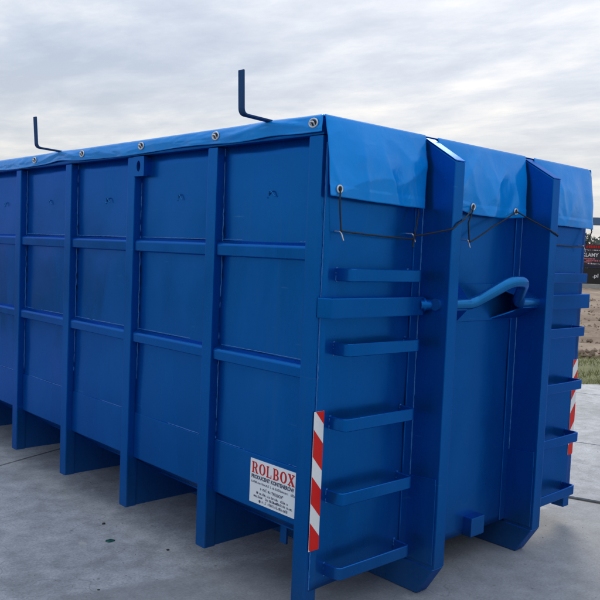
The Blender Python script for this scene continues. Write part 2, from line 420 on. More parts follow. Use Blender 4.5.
# grass verge
def epos(a, d): p = E0 + ED * a + EN * d; return p
vs, fs = [], []
for a in range(-60, 61):
    for d_ in range(0, 9):
        p = epos(a * 0.5, d_ * 0.42 - 0.02)
        vs.append((p.x, p.y, -0.02 + 0.05 * noise.noise(Vector((p.x * 1.3, p.y * 1.3, 0))) + 0.02 - (0.0 if 0 < d_ < 8 else 0.06)))
for a in range(120):
    for d_ in range(8):
        k = a * 9 + d_; fs.append((k, k + 1, k + 10, k + 9))
me = bpy.data.meshes.new('grass_verge'); me.from_pydata(vs, [], fs)
tag(link('grass_verge', me, TURF), kind='structure')
vs, fs = [], []
for _ in range(16000):
    a = random.uniform(-3.5, 9); d_ = random.uniform(-0.05, 3.35)
    if noise.noise(Vector((a * 0.9, d_ * 1.3, 4))) < -0.18: continue
    p = epos(a, d_); h = random.uniform(0.03, 0.10); w = random.uniform(0.003, 0.007); an = random.uniform(0, 6.28)
    lx, ly = random.gauss(0, 0.035), random.gauss(0, 0.035); k = len(vs)
    vs += [(p.x - w * math.cos(an), p.y - w * math.sin(an), -0.01), (p.x + w * math.cos(an), p.y + w * math.sin(an), -0.01), (p.x + lx, p.y + ly, h)]
    fs.append((k, k + 1, k + 2))
me = bpy.data.meshes.new('grass'); me.from_pydata(vs, [], fs)
tag(link('grass', me, GRASS), 'short yellowish green grass along the edge of the concrete yard', 'grass', kind='stuff')
# tilled field with ruts and clods
vs, fs = [], []
NA, ND = 150, 150
for i in range(NA):
    for j in range(ND):
        d_ = 3.2 + 44 * (j / (ND - 1)) ** 1.7
        a = (-0.5 + i / (NA - 1)) * (26 + d_ * 1.2) + d_ * -0.05
        p = epos(a, d_)
        h = 0.05 * noise.noise(Vector((p.x * 2.1, p.y * 2.1, 1))) + 0.035 * noise.noise(Vector((p.x * 6.1, p.y * 6.1, 1))) + 0.07 * noise.noise(Vector((p.x * 0.5, p.y * 0.5, 3)))
        h += 0.06 * math.sin(d_ * 3.1 + 1.5 * noise.noise(Vector((a * 0.25, d_ * 0.2, 8))))
        h *= min(1, (d_ - 3.15) * 2)
        vs.append((p.x, p.y, 0.02 + h - max(0, 3.4 - d_) * 0.5))
for i in range(NA - 1):
    for j in range(ND - 1):
        k = i * ND + j; fs.append((k, k + 1, k + ND + 1, k + ND))
me = bpy.data.meshes.new('field'); me.from_pydata(vs, [], fs)
for f in me.polygons: f.use_smooth = True
tag(link('field', me, SOIL), kind='structure')

rc = random.Random(5); vs, fs = [], []
for _ in range(5200):                          # clods and stones on the turned earth
    d_ = 3.1 + 22 * rc.random() ** 1.6; a = rc.uniform(-4, 8) * (0.7 + d_ * 0.06)
    p = epos(a, d_); r_ = rc.uniform(0.02, 0.075) * (0.7 + 0.03 * d_); k0 = len(vs)
    for q in ((1, 0, 0), (-1, 0, 0), (0, 1, 0), (0, -1, 0), (0, 0, 1), (0, 0, -1)):
        vs.append((p.x + q[0] * r_ * rc.uniform(.6, 1.3), p.y + q[1] * r_ * rc.uniform(.6, 1.3), 0.02 + q[2] * r_ * rc.uniform(.5, 1.1)))
    for f in ((0, 2, 4), (2, 1, 4), (1, 3, 4), (3, 0, 4), (2, 0, 5), (1, 2, 5), (3, 1, 5), (0, 3, 5)): fs.append(tuple(k0 + i for i in f))
me = bpy.data.meshes.new('soil_clods'); me.from_pydata(vs, [], fs)
tag(link('soil_clods', me, SOIL), 'brown clods and stones scattered over the tilled field', 'soil', kind='stuff')
# ------------------------------------------------------------------ the container
L = 6.42
WID = 2.51
box = empty('roll_off_container', (WID / 2, L / 2, 0), 'large blue steel hook-lift roll-off container with ribbed sides standing in the yard', 'container')
PX = 0.055                                     # how far the skin lies behind the rib faces
RIBS = [0.801 + 0.834 * k for k in range(7)]   # near faces of the ribs
RW = 0.085
def mirror(poly): return [(WID - p[0], p[1]) for p in poly]
B = 0.004
for side in (0, 1):
    X = (lambda x: x) if side == 0 else (lambda x: WID - x)
    def bx(mb, x0, x1, *a, **k):
        q = sorted((X(x0), X(x1))); return mb.box(q[0], q[1], *a, **k)
    # corner posts (front and rear)
    bx(MB(), 0.0, 0.075, 0.003, 0.095, -0.02, 2.19, bev=0.007).build('corner_post', BLUE, box)
    bx(MB(), 0.0, 0.075, L - 0.12, L, -0.02, 2.19, bev=0.007).build('corner_post', BLUE, box)
    bx(MB(), 0.004, 0.085, 0.004, L - 0.004, 2.192, 2.268, bev=0.008).build('top_rail', BLUE, box)
    edges = [0.095] + [e for r in RIBS for e in (r, r + RW)] + [L - 0.12]
    # ribs running down below the floor, with the cross bearer behind each
    first = None
    for r in RIBS:
        m = MB()
        bx(m, 0.0, PX + 0.02, r, r + RW, 0.012, 2.188, bev=0.008)
        m.build('rib', BLUE, box)
        m = MB()
        m.prism([(X(0.020), 0.014), (X(0.70), 0.014), (X(0.70), 0.186), (X(0.27), 0.192), (X(0.062), 0.318), (X(0.020), 0.325)], 'y', r + 0.006, r + RW - 0.03, 0.003, 1)
        m.build('cross_bearer', BLUE, box)
    for k in range(0, len(edges), 2):
        y0, y1 = edges[k], edges[k + 1]
        # slightly dished skin panel between two ribs
        n, q = 14, 26
        vs, fs = [], []
        for a in range(n + 1):
            for c in range(q + 1):
                y = y0 - 0.01 + (y1 - y0 + 0.02) * a / n; z = 0.325 + (2.20 - 0.325) * c / q
                d_ = 0.0085 * noise.noise(Vector((y * 2.3, z * 2.1, side * 9 + 2))) + 0.0025 * noise.noise(Vector((y * 5, z * 5, side * 9 + 2)))
                vs.append((X(PX + d_), y, z + GZ))
        for a in range(n):
            for c in range(q):
                i = a * (q + 1) + c; f = (i, i + 1, i + q + 2, i + q + 1); fs.append(f if side == 1 else f[::-1])
        me = bpy.data.meshes.new('side_panel'); me.from_pydata(vs, [], fs); me.validate()
        for f in me.polygons: f.use_smooth = True
        o = link('side_panel', me, BLUE, box)
        s = o.modifiers.new('s', 'SOLIDIFY'); s.thickness = 0.004; s.offset = -1
        # lower skirt plate lapped over the panel
        m = MB(); bx(m, PX - 0.012, PX + 0.004, y0 + 0.001, y1 - 0.001, 0.33, 0.612, bev=0.004, seg=2)
        m.build('skirt_plate', BLUE, box)
        # inward chamfer to the floor
        m = MB()
        m.prism([(X(PX - 0.008), 0.329), (X(PX + 0.006), 0.329), (X(0.27), 0.20), (X(0.255), 0.195)], 'y', y0 + 0.001, y1 - 0.001)
        m.build('floor_chamfer', BLUE, box)
        # two horizontal rails of folded plate with a sloping top
        for (za, zb) in ((1.612, 1.702), (1.052, 1.137)):
            m = MB()
            m.prism([(X(PX + 0.006), za), (X(0.014), za + 0.006), (X(0.012), zb - 0.030), (X(0.020), zb - 0.018), (X(PX + 0.006), zb)], 'y', y0 + 0.0005, y1 - 0.0005, 0.003, 1)
            m.build('side_rail', BLUE, box)
        # weld beads along the ribs
        for yy, seg_n in ((y1 - 0.0035, 1), (y0 + 0.0035, 1)):
            pts = [(X(PX - 0.004 + 0.0015 * math.sin(z * 83) + random.uniform(-.0008, .0008)), yy + random.uniform(-.001, .001), 0.62 + (2.185 - 0.62) * z / 90) for z in range(91)]
            m = MB(); m.tube(pts, [0.0034 * random.uniform(0.7, 1.25) for _ in pts], 5); m.build('weld_bead', WELD, box)
        # wire cleat for lashing, in the middle of each top panel
        yc = (y0 + y1) / 2 - 0.05
        m = MB()
        jl = random.uniform(-0.006, 0.006)
        js = random.uniform(0.85, 1.2); yc += random.uniform(-0.012, 0.012)
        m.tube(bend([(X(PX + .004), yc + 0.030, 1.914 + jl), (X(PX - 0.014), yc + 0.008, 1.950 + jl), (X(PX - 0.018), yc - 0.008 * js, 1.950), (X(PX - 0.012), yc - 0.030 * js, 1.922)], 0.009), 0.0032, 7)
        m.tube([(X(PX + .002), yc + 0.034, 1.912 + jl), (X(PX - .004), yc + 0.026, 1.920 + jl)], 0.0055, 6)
        m.build('cleat', HOOK, box)  # the paler paint gives the wire its highlight as colour
        for zs, rr_ in ((0.6135, 0.0030), (1.7035, 0.0032), (1.1385, 0.0032)):       # beads along the skirt and over the rails
            nb = 60
            pts = [(X(PX - 0.003), y0 + 0.006 + (y1 - y0 - 0.012) * k_ / nb, zs + random.uniform(-.0007, .0007)) for k_ in range(nb + 1)]
            MB().tube(pts, [rr_ * random.uniform(0.65, 1.3) for _ in pts], 5).build('weld_bead', WELD, box)
    # lifting lugs with a hole
    for yl in (RIBS[1] - 0.112, RIBS[5] - 0.112):
        b = bmesh.new()
        N = 24; cy, cz, hr = yl + 0.062, 2.128, 0.026
        y0, y1, z0, z1 = yl, yl + 0.125, 2.068, 2.186
        ring, sq = [], []
        for k in range(N):
            a = 2 * math.pi * k / N; c_, s_ = math.cos(a), math.sin(a)
            t = min((y1 - cy) / c_ if c_ > 1e-6 else ((y0 - cy) / c_ if c_ < -1e-6 else 9), (z1 - cz) / s_ if s_ > 1e-6 else ((z0 - cz) / s_ if s_ < -1e-6 else 9))
            ring.append((cy + hr * c_ * 0.8, cz + hr * s_ * 1.25)); sq.append((cy + t * c_, cz + t * s_))
        xa, xb = X(-0.006), X(0.020)
        lv = [[b.verts.new((x, p[0], p[1] + GZ)) for p in pts] for x in (xa, xb) for pts in (ring, sq)]
        for k in range(N):
            q = (k + 1) % N
            b.faces.new((lv[0][k], lv[0][q], lv[1][q], lv[1][k])); b.faces.new((lv[2][k], lv[2][q], lv[3][q], lv[3][k]))
            b.faces.new((lv[0][k], lv[0][q], lv[2][q], lv[2][k])); b.faces.new((lv[1][k], lv[1][q], lv[3][q], lv[3][k]))
        bmesh.ops.recalc_face_normals(b, faces=b.faces)
        me = bpy.data.meshes.new('lifting_lug'); b.to_mesh(me); b.free()
        lug = link('lifting_lug', me, BLUE, box)
        m = MB(); bx(m, 0.021, PX + 0.003, yl + 0.006, yl + 0.119, 2.075, 2.18); m.build('lug_backing', BLUE, lug)
    # flat steel arms of the tarpaulin gear, standing out over the side and turned up
    for k, ya in enumerate((0.372, 2.619, 4.87) if side == 0 else ()):
        b = bmesh.new(); outer = []
        path = bend([(X(0.30), 2.272), (X(0.06), 2.279), (X(-0.185), 2.290), (X(-0.195 - 0.004 * k), 2.494)], 0.028, 5)
        P = [Vector((p[0], p[1])) for p in path]; t = 0.010; A, Bv = [], []
        for i in range(len(P)):
            d_ = (P[min(i + 1, len(P) - 1)] - P[max(i - 1, 0)]).normalized(); nn = Vector((-d_.y, d_.x)) * t / 2
            A.append(P[i] + nn); Bv.append(P[i] - nn)
        m = MB(); m.prism([tuple(p) for p in A + Bv[::-1]], 'y', ya - 0.02, ya + 0.02, 0.0015, 1)
        m.build('tarp_arm', ARM, box)
# floor and rear
MB().box(0.26, WID - 0.26, 0.01, L - 0.02, 0.185, 0.20).build('floor', BLUE, box)
for s in (0, 1):
    a, c = (0.076, WID / 2 - 0.004) if s == 0 else (WID / 2 + 0.004, WID - 0.076)
    d_ = MB().box(a, c, L - 0.06, L - 0.01, 0.05, 2.19, 0.006).build('rear_door', BLUE, box)
    for zz_ in (0.5, 1.1, 1.7): MB().box(a + 0.02, c - 0.02, L - 0.009, L + 0.03, zz_, zz_ + 0.08, 0.004).build('door_brace', BLUE, d_)
MB().box(0.09, WID - 0.09, L - 0.09, L - 0.005, 2.192, 2.268, 0.008).build('top_rail', BLUE, box)
# front wall: a gently uneven plate
n, q = 60, 50; vs, fs = [], []
for a in range(n + 1):
    for c in range(q + 1):
        x = 0.026 + (WID - 0.052) * a / n; z = 0.055 + (2.19 - 0.055) * c / q
        ed = min(1, max(0, min(x, WID - x) - 0.075) * 8)
        vs.append((x, -0.003 + ed * (0.007 * noise.noise(Vector((x * 1.9, z * 1.7, 21))) + 0.003 * noise.noise(Vector((x * 4.4, z * 4.1, 27))) + 0.006), z + GZ))
for a in range(n):
    for c in range(q):
        i = a * (q + 1) + c; fs.append((i, i + q + 1, i + q + 2, i + 1))
me = bpy.data.meshes.new('front_wall'); me.from_pydata(vs, [], fs)
for f in me.polygons: f.use_smooth = True
fw = link('front_wall', me, BLUE, box); sm = fw.modifiers.new('s', 'SOLIDIFY'); sm.thickness = 0.006; sm.offset = -1
MB().box(0.09, WID - 0.09, 0.006, 0.09, 2.192, 2.266, 0.008).build('top_rail', BLUE, box)
MB().box(0.09, WID - 0.09, 0.022, 0.09, 0.058, 0.18, 0.004).build('front_sill', BLUE, box)
for xa in (0.0255, WID - 0.0255):
    pts = [(xa + random.uniform(-.001, .001), 0.001 + random.uniform(-.001, .001), 0.06 + 2.10 * k / 120) for k in range(121)]
    MB().tube(pts, [0.0036 * random.uniform(0.7, 1.3) for _ in pts], 5).build('weld_bead', WELD, box)
# two upright hook channels standing on the base rails
CH = ((0.735, 0.815), (1.690, 1.772))
YF = -0.198
for s, (xa, xb) in enumerate(CH):
    m = MB()
    m.prism([(0.004, 2.262), (YF, 2.138), (YF, 0.045), (YF + 0.018, 0.028), (0.004, 0.045)], 'x', xa, xb, 0.006, 2)
    ch = m.build('hook_channel', BLUE, box)
    # bright worn plate closing the sloping top
    m = MB(); m.hexa([(xa - .001, YF - .001, 2.139), (xb + .001, YF - .001, 2.139), (xb + .001, 0.002, 2.263), (xa - .001, 0.002, 2.263),
                      (xa - .001, YF - .001, 2.145), (xb + .001, YF - .001, 2.145), (xb + .001, 0.002, 2.269), (xa - .001, 0.002, 2.269)], 0.0015, 1)
    m.build('top_plate', BLUE, ch)
    # doubler plates on both webs
    for xw, dx in ((xa, -0.007), (xb, 0.007)):
        lo, hi = sorted((xw + (-.001 if dx > 0 else .001), xw + 1.2 * dx))
        m = MB(); m.prism([(-0.001, 0.475), (-0.012, 0.50), (YF + 0.016, 0.515), (YF + 0.014, 0.49), (YF + 0.014, 0.06), (-0.001, 0.06)], 'x', lo, hi, 0.0015, 1)
        m.build('doubler_plate', BLUE, ch)
        pts = [(xw + math.copysign(0.003, dx), -0.010 + random.uniform(-.001, .001), 0.06 + 2.14 * k / 120) for k in range(121)]
        MB().tube(pts, [0.0036 * random.uniform(0.7, 1.3) for _ in pts], 5).build('weld_bead', WELD, ch)
        lo, hi = sorted((xw + math.copysign(0.001, dx), xw + math.copysign(0.062, dx)))
        MB().box(lo, hi, -0.0085, 0.002, 0.062, 2.185, 0.002, 1).build('backing_strip', BLUE, ch)
    # base rail: runs back under the floor, nose cut off at 45 degrees
    m = MB()
    m.prism([(YF + 0.004, 0.040), (YF + 0.105, -0.118), (L - 0.15, -0.118), (L - 0.15, 0.184), (0.03, 0.184), (0.03, 0.044)], 'x', xa - 0.004, xb + 0.004, 0.004, 1)
    m.build('base_rail', BLUE, box)
# hook bar: bent round bar between the channels, plus its wedge-shaped housing
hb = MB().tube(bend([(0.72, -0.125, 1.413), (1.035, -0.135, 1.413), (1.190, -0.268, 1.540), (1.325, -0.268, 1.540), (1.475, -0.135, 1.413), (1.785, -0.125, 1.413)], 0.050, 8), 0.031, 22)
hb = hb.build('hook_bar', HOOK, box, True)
def wedge(xa, xb, xc, xd):
    """wall side xa..xc, nose side xb..xd"""
    m = MB()
    b = bmesh.new()
    A = [b.verts.new(p) for p in ((xa, 0.004, 1.306), (xb, -0.145, 1.383), (xb, -0.150, 1.437), (xa, 0.004, 1.508))]
    Bq = [b.verts.new(p) for p in ((xc, 0.004, 1.306), (xd, -0.145, 1.383), (xd, -0.150, 1.437), (xc, 0.004, 1.508))]
    for i in (0, 1, 2): b.faces.new((A[i], A[(i + 1) % 4], Bq[(i + 1) % 4], Bq[i]))
    bmesh.ops.recalc_face_normals(b, faces=b.faces)
    m.merge(b); return m
for wd in (wedge(0.816, 0.816, 1.09, 0.97), wedge(1.40, 1.525, 1.689, 1.689)):      # open towards the middle
    o = wd.build('hook_housing', BLUE, box); sm = o.modifiers.new('s', 'SOLIDIFY'); sm.thickness = 0.008; sm.offset = 0
MB().box(0.817, 1.688, -0.006, 0.006, 1.300, 1.514, 0.002, 1).build('hook_back_plate', BLUE, box)
# horizontal square tube with end pin on each side of the channels
for s in (0, 1):
    q = (lambda x: x) if s == 0 else (lambda x: WID - x)
    xe = 0.700
    m = MB()
    m.hexa([(q(0.004), 0.001, 1.354), (q(0.030), -0.070, 1.354), (q(xe), -0.070, 1.354), (q(xe), 0.003, 1.354),
            (q(0.004), 0.003, 1.449), (q(0.030), -0.070, 1.449), (q(xe), -0.070, 1.449), (q(xe), 0.003, 1.449)], 0.006, 2)
    t = m.build('cross_tube', BLUE, box)
    MB().tube([(q(xe - 0.02), -0.055, 1.408), (q(0.744), -0.085, 1.408)], 0.030, 16).build('pin', BLUE, t)
    MB().tube([(q(xe + 0.001), -0.053, 1.408), (q(xe + 0.012), -0.058, 1.408)], 0.040, 18).build('collar', BLUE, t)
    # five flat-bar rungs bent into a U
    for zt in (1.586, 1.236, 0.883, 0.530, 0.170):
        tx = random.uniform(-0.004, 0.004); ty = random.uniform(-0.004, 0.004)
        path = bend([(q(0.120 + tx), 0.004, 0), (q(0.128 + tx), -0.096 + ty, 0), (q(0.634 + tx), -0.100 - ty, 0), (q(0.640 + tx), 0.004, 0)], 0.022, 5)
        m = MB(); m.strip([(p[0], p[1]) for p in path], (zt - 0.060, zt), 0.012, 0.003)
        rung = m.build('rung', BLUE, box)
        for xw in (0.120, 0.640):
            pts = [(q(xw + tx) + random.uniform(-.002, .002), 0.000, zt + 0.004 - 0.068 * k / 8) for k in range(9)]
            MB().tube(pts, [0.0065 * random.uniform(.8, 1.2) for _ in pts], 6).build('weld_bead', WELD, rung)
# block stop on the front wall between the channels
MB().box(1.262, 1.394, -0.055, 0.012, 0.050, 0.160, 0.005).build('stop_block', BLUE, box)
# under-floor stiffeners
for y in (0.47, 5.9):
    for x in (0.30, WID - 0.32):
        MB().box(x, x + 0.014, y, y + 0.05, 0.07, 0.19, 0.002).build('stiffener', BLUE, box)
# cord hooks on the front wall
for (x, z) in ((0.098, 1.735), (0.622, 1.748), (1.10, 1.735), (1.90, 1.75), (2.41, 1.75)):
    MB().tube(bend([(x - 0.004, 0.008, z + 0.022), (x - 0.002, -0.040, z + 0.020), (x + 0.013, -0.045, z - 0.020)], 0.010), 0.0036, 7).build('cord_hook', STEEL, box, True)
# red and white warning tape on both front corners
for s in (0, 1):
    tp = None
    xa, xb = (0.010, 0.074) if s == 0 else (WID - 0.074, WID - 0.010)
    za, zb = (0.25, 0.915) if s == 0 else (0.345, 1.0)
    tp = MB().box(xa, xb, -0.0055, -0.0035, za, zb).build('warning_tape', RWHITE, box)
    sl = 0.075; step = 0.222; zc = za + 0.010
    while zc < zb + sl:
        m = MB(); b = bmesh.new()
        poly = [(xa, zc), (xb, zc - sl), (xb, zc - sl + step / 2 + 0.018), (xa, zc + step / 2 + 0.018)]
        if s: poly = [(xa, zc - sl), (xb, zc), (xb, zc + step / 2 + 0.018), (xa, zc - sl + step / 2 + 0.018)]
        f = b.faces.new([b.verts.new((p[0], -0.0064, p[1])) for p in poly])
        for co, no in (((0, 0, za), (0, 0, -1)), ((0, 0, zb), (0, 0, 1))):
            bmesh.ops.bisect_plane(b, geom=list(b.verts) + list(b.edges) + list(b.faces), plane_co=co, plane_no=no, clear_outer=True)
        if b.faces:
            e = bmesh.ops.extrude_face_region(b, geom=list(b.faces))
            bmesh.ops.translate(b, verts=[v for v in e['geom'] if isinstance(v, bmesh.types.BMVert)], vec=(0, 0.0006, 0))
            bmesh.ops.recalc_face_normals(b, faces=b.faces)
            m.merge(b); m.build('red_stripe', RED, tp)
        else: b.free()
        zc += step
# the maker's sticker on the first panel
SX = PX - 0.0165
sy0, sy1, sz0, sz1 = 0.112, 0.478, 0.362, 0.588
st = MB().box(SX, SX + 0.004, sy0, sy1, sz0, sz1).build('sticker', WHITE, box); st['label'] = 'white sticker with red lettering'
def plate(m, poly, y0=None):
    """flat print: outline in (right, up) sticker coordinates from its top left corner"""
    m.cnt = getattr(m, 'cnt', 0) + 1
    m.prism([(sy1 - p[0], sz1 - p[1]) for p in poly], 'x', SX - 0.0006 - 0.000004 * (m.cnt % 200), SX - 0.0001)
def rect(m, x0, x1, y0, y1): plate(m, [(x0, y0), (x1, y0), (x1, y1), (x0, y1)])
def arc(m, cx, cy, rx, ry, t, a0, a1, n=18):
    for k in range(n):
        a, b_ = a0 + (a1 - a0) * k / n, a0 + (a1 - a0) * (k + 1) / n
        P = lambda an, k2: (cx + (rx - (t[0] if k2 else 0)) * math.cos(an), cy + (ry - (t[1] if k2 else 0)) * math.sin(an))
        plate(m, [P(a, 0), P(b_, 0), P(b_, 1), P(a, 1)])
def letter(m, ch, x, y, w, h):
    s = w * 0.27; f = h * 0.09; H = math.pi / 2
    def stem(xs):
        rect(m, xs, xs + s, y, y + h)
        for yy in (y, y + h - f): rect(m, xs - s * 0.35, xs + s * 1.35, yy, yy + f)
    if ch == 'O': arc(m, x + w / 2, y + h / 2, w / 2, h / 2, (s, f), 0, 2 * math.pi, 28)
    if ch == 'L':
        stem(x + s * .3); rect(m, x, x + w * .9, y + h - f, y + h); rect(m, x + w * .9 - f, x + w * .9, y + h * .70, y + h)
    if ch in 'BR':
        stem(x + s * .3)
        rect(m, x, x + w * .5, y, y + f); rect(m, x + s, x + w * .5, y + h * .48, y + h * .48 + f)
        arc(m, x + w * .48, y + h * .285, w * .42, h * .285, (s, f), -H, H)
        if ch == 'B':
            arc(m, x + w * .48, y + h * .74, w * .50, h * .26, (s, f), -H, H); rect(m, x, x + w * .5, y + h - f, y + h)
        else:
            plate(m, [(x + w * .42, y + h * .5), (x + w * .42 + s, y + h * .5), (x + w, y + h), (x + w - s * 1.1, y + h)])
            rect(m, x + w - s * 1.3, x + w * 1.05, y + h - f, y + h)
    if ch == 'X':
        plate(m, [(x, y), (x + s * 1.15, y), (x + w, y + h), (x + w - s * 1.15, y + h)])
        plate(m, [(x + w - s * .6, y), (x + w, y), (x + s * .6, y + h), (x, y + h)])
        for xx in (x - s * .1, x + w - s * 1.5):
            for yy in (y, y + h - f): rect(m, xx, xx + s * 1.6, yy, yy + f)
m = MB(); cx = 0.014
for chh, w in zip('ROLBOX', (0.050, 0.053, 0.045, 0.047, 0.053, 0.050)):
    letter(m, chh, cx, 0.014, w * 0.95, 0.058); cx += w * 0.95 + 0.008
m.build('lettering', PRED, st)
def text_mesh(txt, size, mat, parent, origin, xdir, ydir, width=None, bold=0.0):
    cu = bpy.data.curves.new('t', 'FONT'); cu.body = txt; cu.size = size; cu.offset = bold
    o = bpy.data.objects.new('t', cu); C.objects.link(o)
    me = bpy.data.meshes.new_from_object(o.evaluated_get(bpy.context.evaluated_depsgraph_get()))
    bpy.data.objects.remove(o)
    xs = [v.co.x for v in me.vertices]; k = 1 if not width else width / (max(xs) - min(xs)); x0 = min(xs)
    for v in me.vertices:
        v.co = Vector(origin) + Vector(xdir) * ((v.co.x - x0) * k) + Vector(ydir) * v.co.y
    return link('lettering', me, mat, parent)
text_mesh('PRODUCENT KONTENERÓW', 0.026, PDARK, st, (SX - 0.0007, sy1 - 0.012, sz1 - 0.098 + GZ), (0, -1, 0), (0, 0, 1), 0.325, 0.0012)
text_mesh('"ROLBOX"', 0.021, PDARK, st, (SX - 0.0007, sy1 - 0.175, sz1 - 0.152 + GZ), (0, -1, 0), (0, 0, 1), 0.085, 0.0006)
rs = random.Random(3)
def smallprint(m, x0, x1, yb, h):
    """print too small to read: rows of letter-like strokes"""
    x = x0
    while x < x1:
        if rs.random() < 0.16: x += h * 0.6; continue
        w = h * rs.uniform(0.42, 0.62); t = h * 0.17; k = rs.randrange(4); hh = h if rs.random() < 0.4 else h * 0.75
        if k in (0, 1, 3): rect(m, x, x + t, yb - hh, yb)
        if k in (1, 2): rect(m, x + t * 1.05, x + w, yb - hh, yb - hh + t)
        if k in (0, 2): rect(m, x + t * 1.05, x + w, yb - t, yb)
        if k in (1, 3): rect(m, x + w - t, x + w, yb - hh + t * 1.05, yb)
        if k == 2: rect(m, x + w * .35, x + w * .35 + t, yb - hh + t * 1.05, yb - t * 1.05)
        x += w + h * 0.16
m = MB()
smallprint(m, 0.010, 0.350, 0.122, 0.0125); smallprint(m, 0.085, 0.165, 0.150, 0.015)
smallprint(m, 0.055, 0.300, 0.174, 0.0125); smallprint(m, 0.035, 0.330, 0.193, 0.0125)
smallprint(m, 0.100, 0.290, 0.214, 0.0135)
arc(m, 0.083, 0.209, 0.0075, 0.0075, (0.0074, 0.0074), 0, 6.283, 14)
m.build('lettering', PDARK, st)
# ------------------------------------------------------------------ tarpaulin
tarp = empty('tarpaulin', (WID / 2, L / 2, 2.27 + GZ), 'bright blue vinyl tarpaulin stretched over the container top with eyelets along its hem', 'tarpaulin')
def sheet(name, nu, nv, fn, thick=0.0025, mat=TARP, par=tarp):
    vs = []; fs = []
    for a in range(nu + 1):
        for c in range(nv + 1):
            p = fn(a / nu, c / nv); vs.append((p[0], p[1], p[2] + GZ))
    for a in range(nu):
        for c in range(nv):
            i = a * (nv + 1) + c; fs.append((i, i + nv + 1, i + nv + 2, i + 1))
    me = bpy.data.meshes.new(name); me.from_pydata(vs, [], fs)
    for f in me.polygons: f.use_smooth = True
    o = link(name, me, mat, par)
    s = o.modifiers.new('s', 'SOLIDIFY'); s.thickness = thick; s.offset = 0
    return o
def ns(*a): return noise.noise(Vector(a))
def top(a, c):
    x = 0.012 + (WID - 0.024) * a; y = 0.014 + (L - 0.028) * c
    e = min(a, 1 - a, c * 2.5, (1 - c) * 2.5)
    return (x, y, 2.279 - 0.10 * max(0, min(1, (e - .03) * 4)) * (0.6 + 0.4 * math.cos(y * 5)) + 0.012 * ns(x * 2, y * 2, 0) * min(1, e * 8))
sheet('top_sheet', 60, 120, top)
def hem(side):
    def fn(a, c):
        y = -0.002 + (L + 0.0) * a
        t = c                                   # 0 top .. 1 bottom
        puck = sum(math.exp(-((y - yb) / 0.16) ** 2) for yb in (0.372, 2.619, 4.87))
        zb = 2.202 + 0.005 * ns(y * 2.2, 1, 4) - 0.006 * math.sin(y * 4.2)  + 0.010 * puck
        z = 2.281 + (zb - 2.281) * t + 0.004 * puck * (1 - t)
        out = -0.008 - 0.006 * math.sin(math.pi * min(1, t * 1.15)) - 0.010 * t * (0.5 + ns(y * 2.6, t * 1.2, 2)) - 0.005 * abs(ns(y * 7, t * 3, 8))
        # fold running diagonally away from each arm
        for yb in (0.372, 2.619, 4.87):
            f = (y - yb) * 0.13 + 0.012
            for sgn in (1, -1):
                dd = (2.275 - z) - abs(y - yb) * 0.15
                if (y - yb) * sgn > 0 and abs(y - yb) < .55: out -= 0.010 * math.exp(-(dd / 0.014) ** 2) * (1 - abs(y - yb) / .55)
        if t < 0.08: out += 0.006 * (1 - t / 0.08)
        x = out if side == 0 else WID - out
        return (x, y, z)
    return fn
sheet('side_hem', 420, 14, hem(0)); sheet('side_hem', 300, 12, hem(1))
def flap(xa, xb, za, zm, zb, seed, flare_l=0.0, flare_r=0.0, rnd=0.0):
    def fn(a, c):
        x0 = xa + (xb - xa) * a
        zbot = za + (zb - za) * a + (zm - (za + zb) / 2) * math.sin(math.pi * a)
        t = c
        zt_ = 2.2795 - rnd * max(0, (a - 0.93) / 0.07) ** 2
        z = zt_ + (zbot - zt_) * t
        x = x0 + flare_l * t * (1 - a) - flare_r * t * a
        w = min(1, t * 2.2)
        o = -0.010 - 0.030 * math.sin(t * math.pi / 2) ** 1.3
        # long soft folds hanging down, diagonal creases and small crumples
        o -= w * 0.013 * ns(x * 4.2 + seed, z * 1.6, seed)
        dg = ns((x * 0.75 - z) * 3.0 + seed, (x + z * 0.6) * 1.2, seed + 4)
        o -= w * 0.009 * (1 - abs(dg) * 2.0) ** 2
        dg2 = ns((x * 1.6 + z) * 2.6 + seed, (x - z) * 1.3, seed + 9)
        o -= w * 0.007 * (1 - abs(dg2) * 2.0) ** 2
        o -= 0.016 * math.sin(math.pi * t) * math.sin(math.pi * a) ** 0.6
        o -= w * 0.0022 * ns(x * 13, z * 13, seed)
        if t > 0.86: o -= 0.0022                # welded double hem
        if t < 0.08: o += 0.004 * (1 - t / 0.08) ** 2
        o -= 0.010 * max(0, t - .85) / .15 * ns(x * 6, 3, seed)
        return (x, o, z + 0.004 * ns(x * 5, 0, seed) * t)
    return fn
F1 = flap(-0.004, 0.722, 1.915, 1.905, 1.900, 1.0, 0.014, 0.02)
F2 = flap(0.826, 1.682, 1.945, 1.893, 1.912, 5.0, 0.010, 0.03)
F3 = flap(1.782, 2.512, 1.885, 1.885, 1.882, 11.0, 0.0, 0.012, 0.028)
sheet('front_flap', 80, 50, F1); sheet('front_flap', 90, 50, F2); sheet('front_flap', 80, 50, F3)
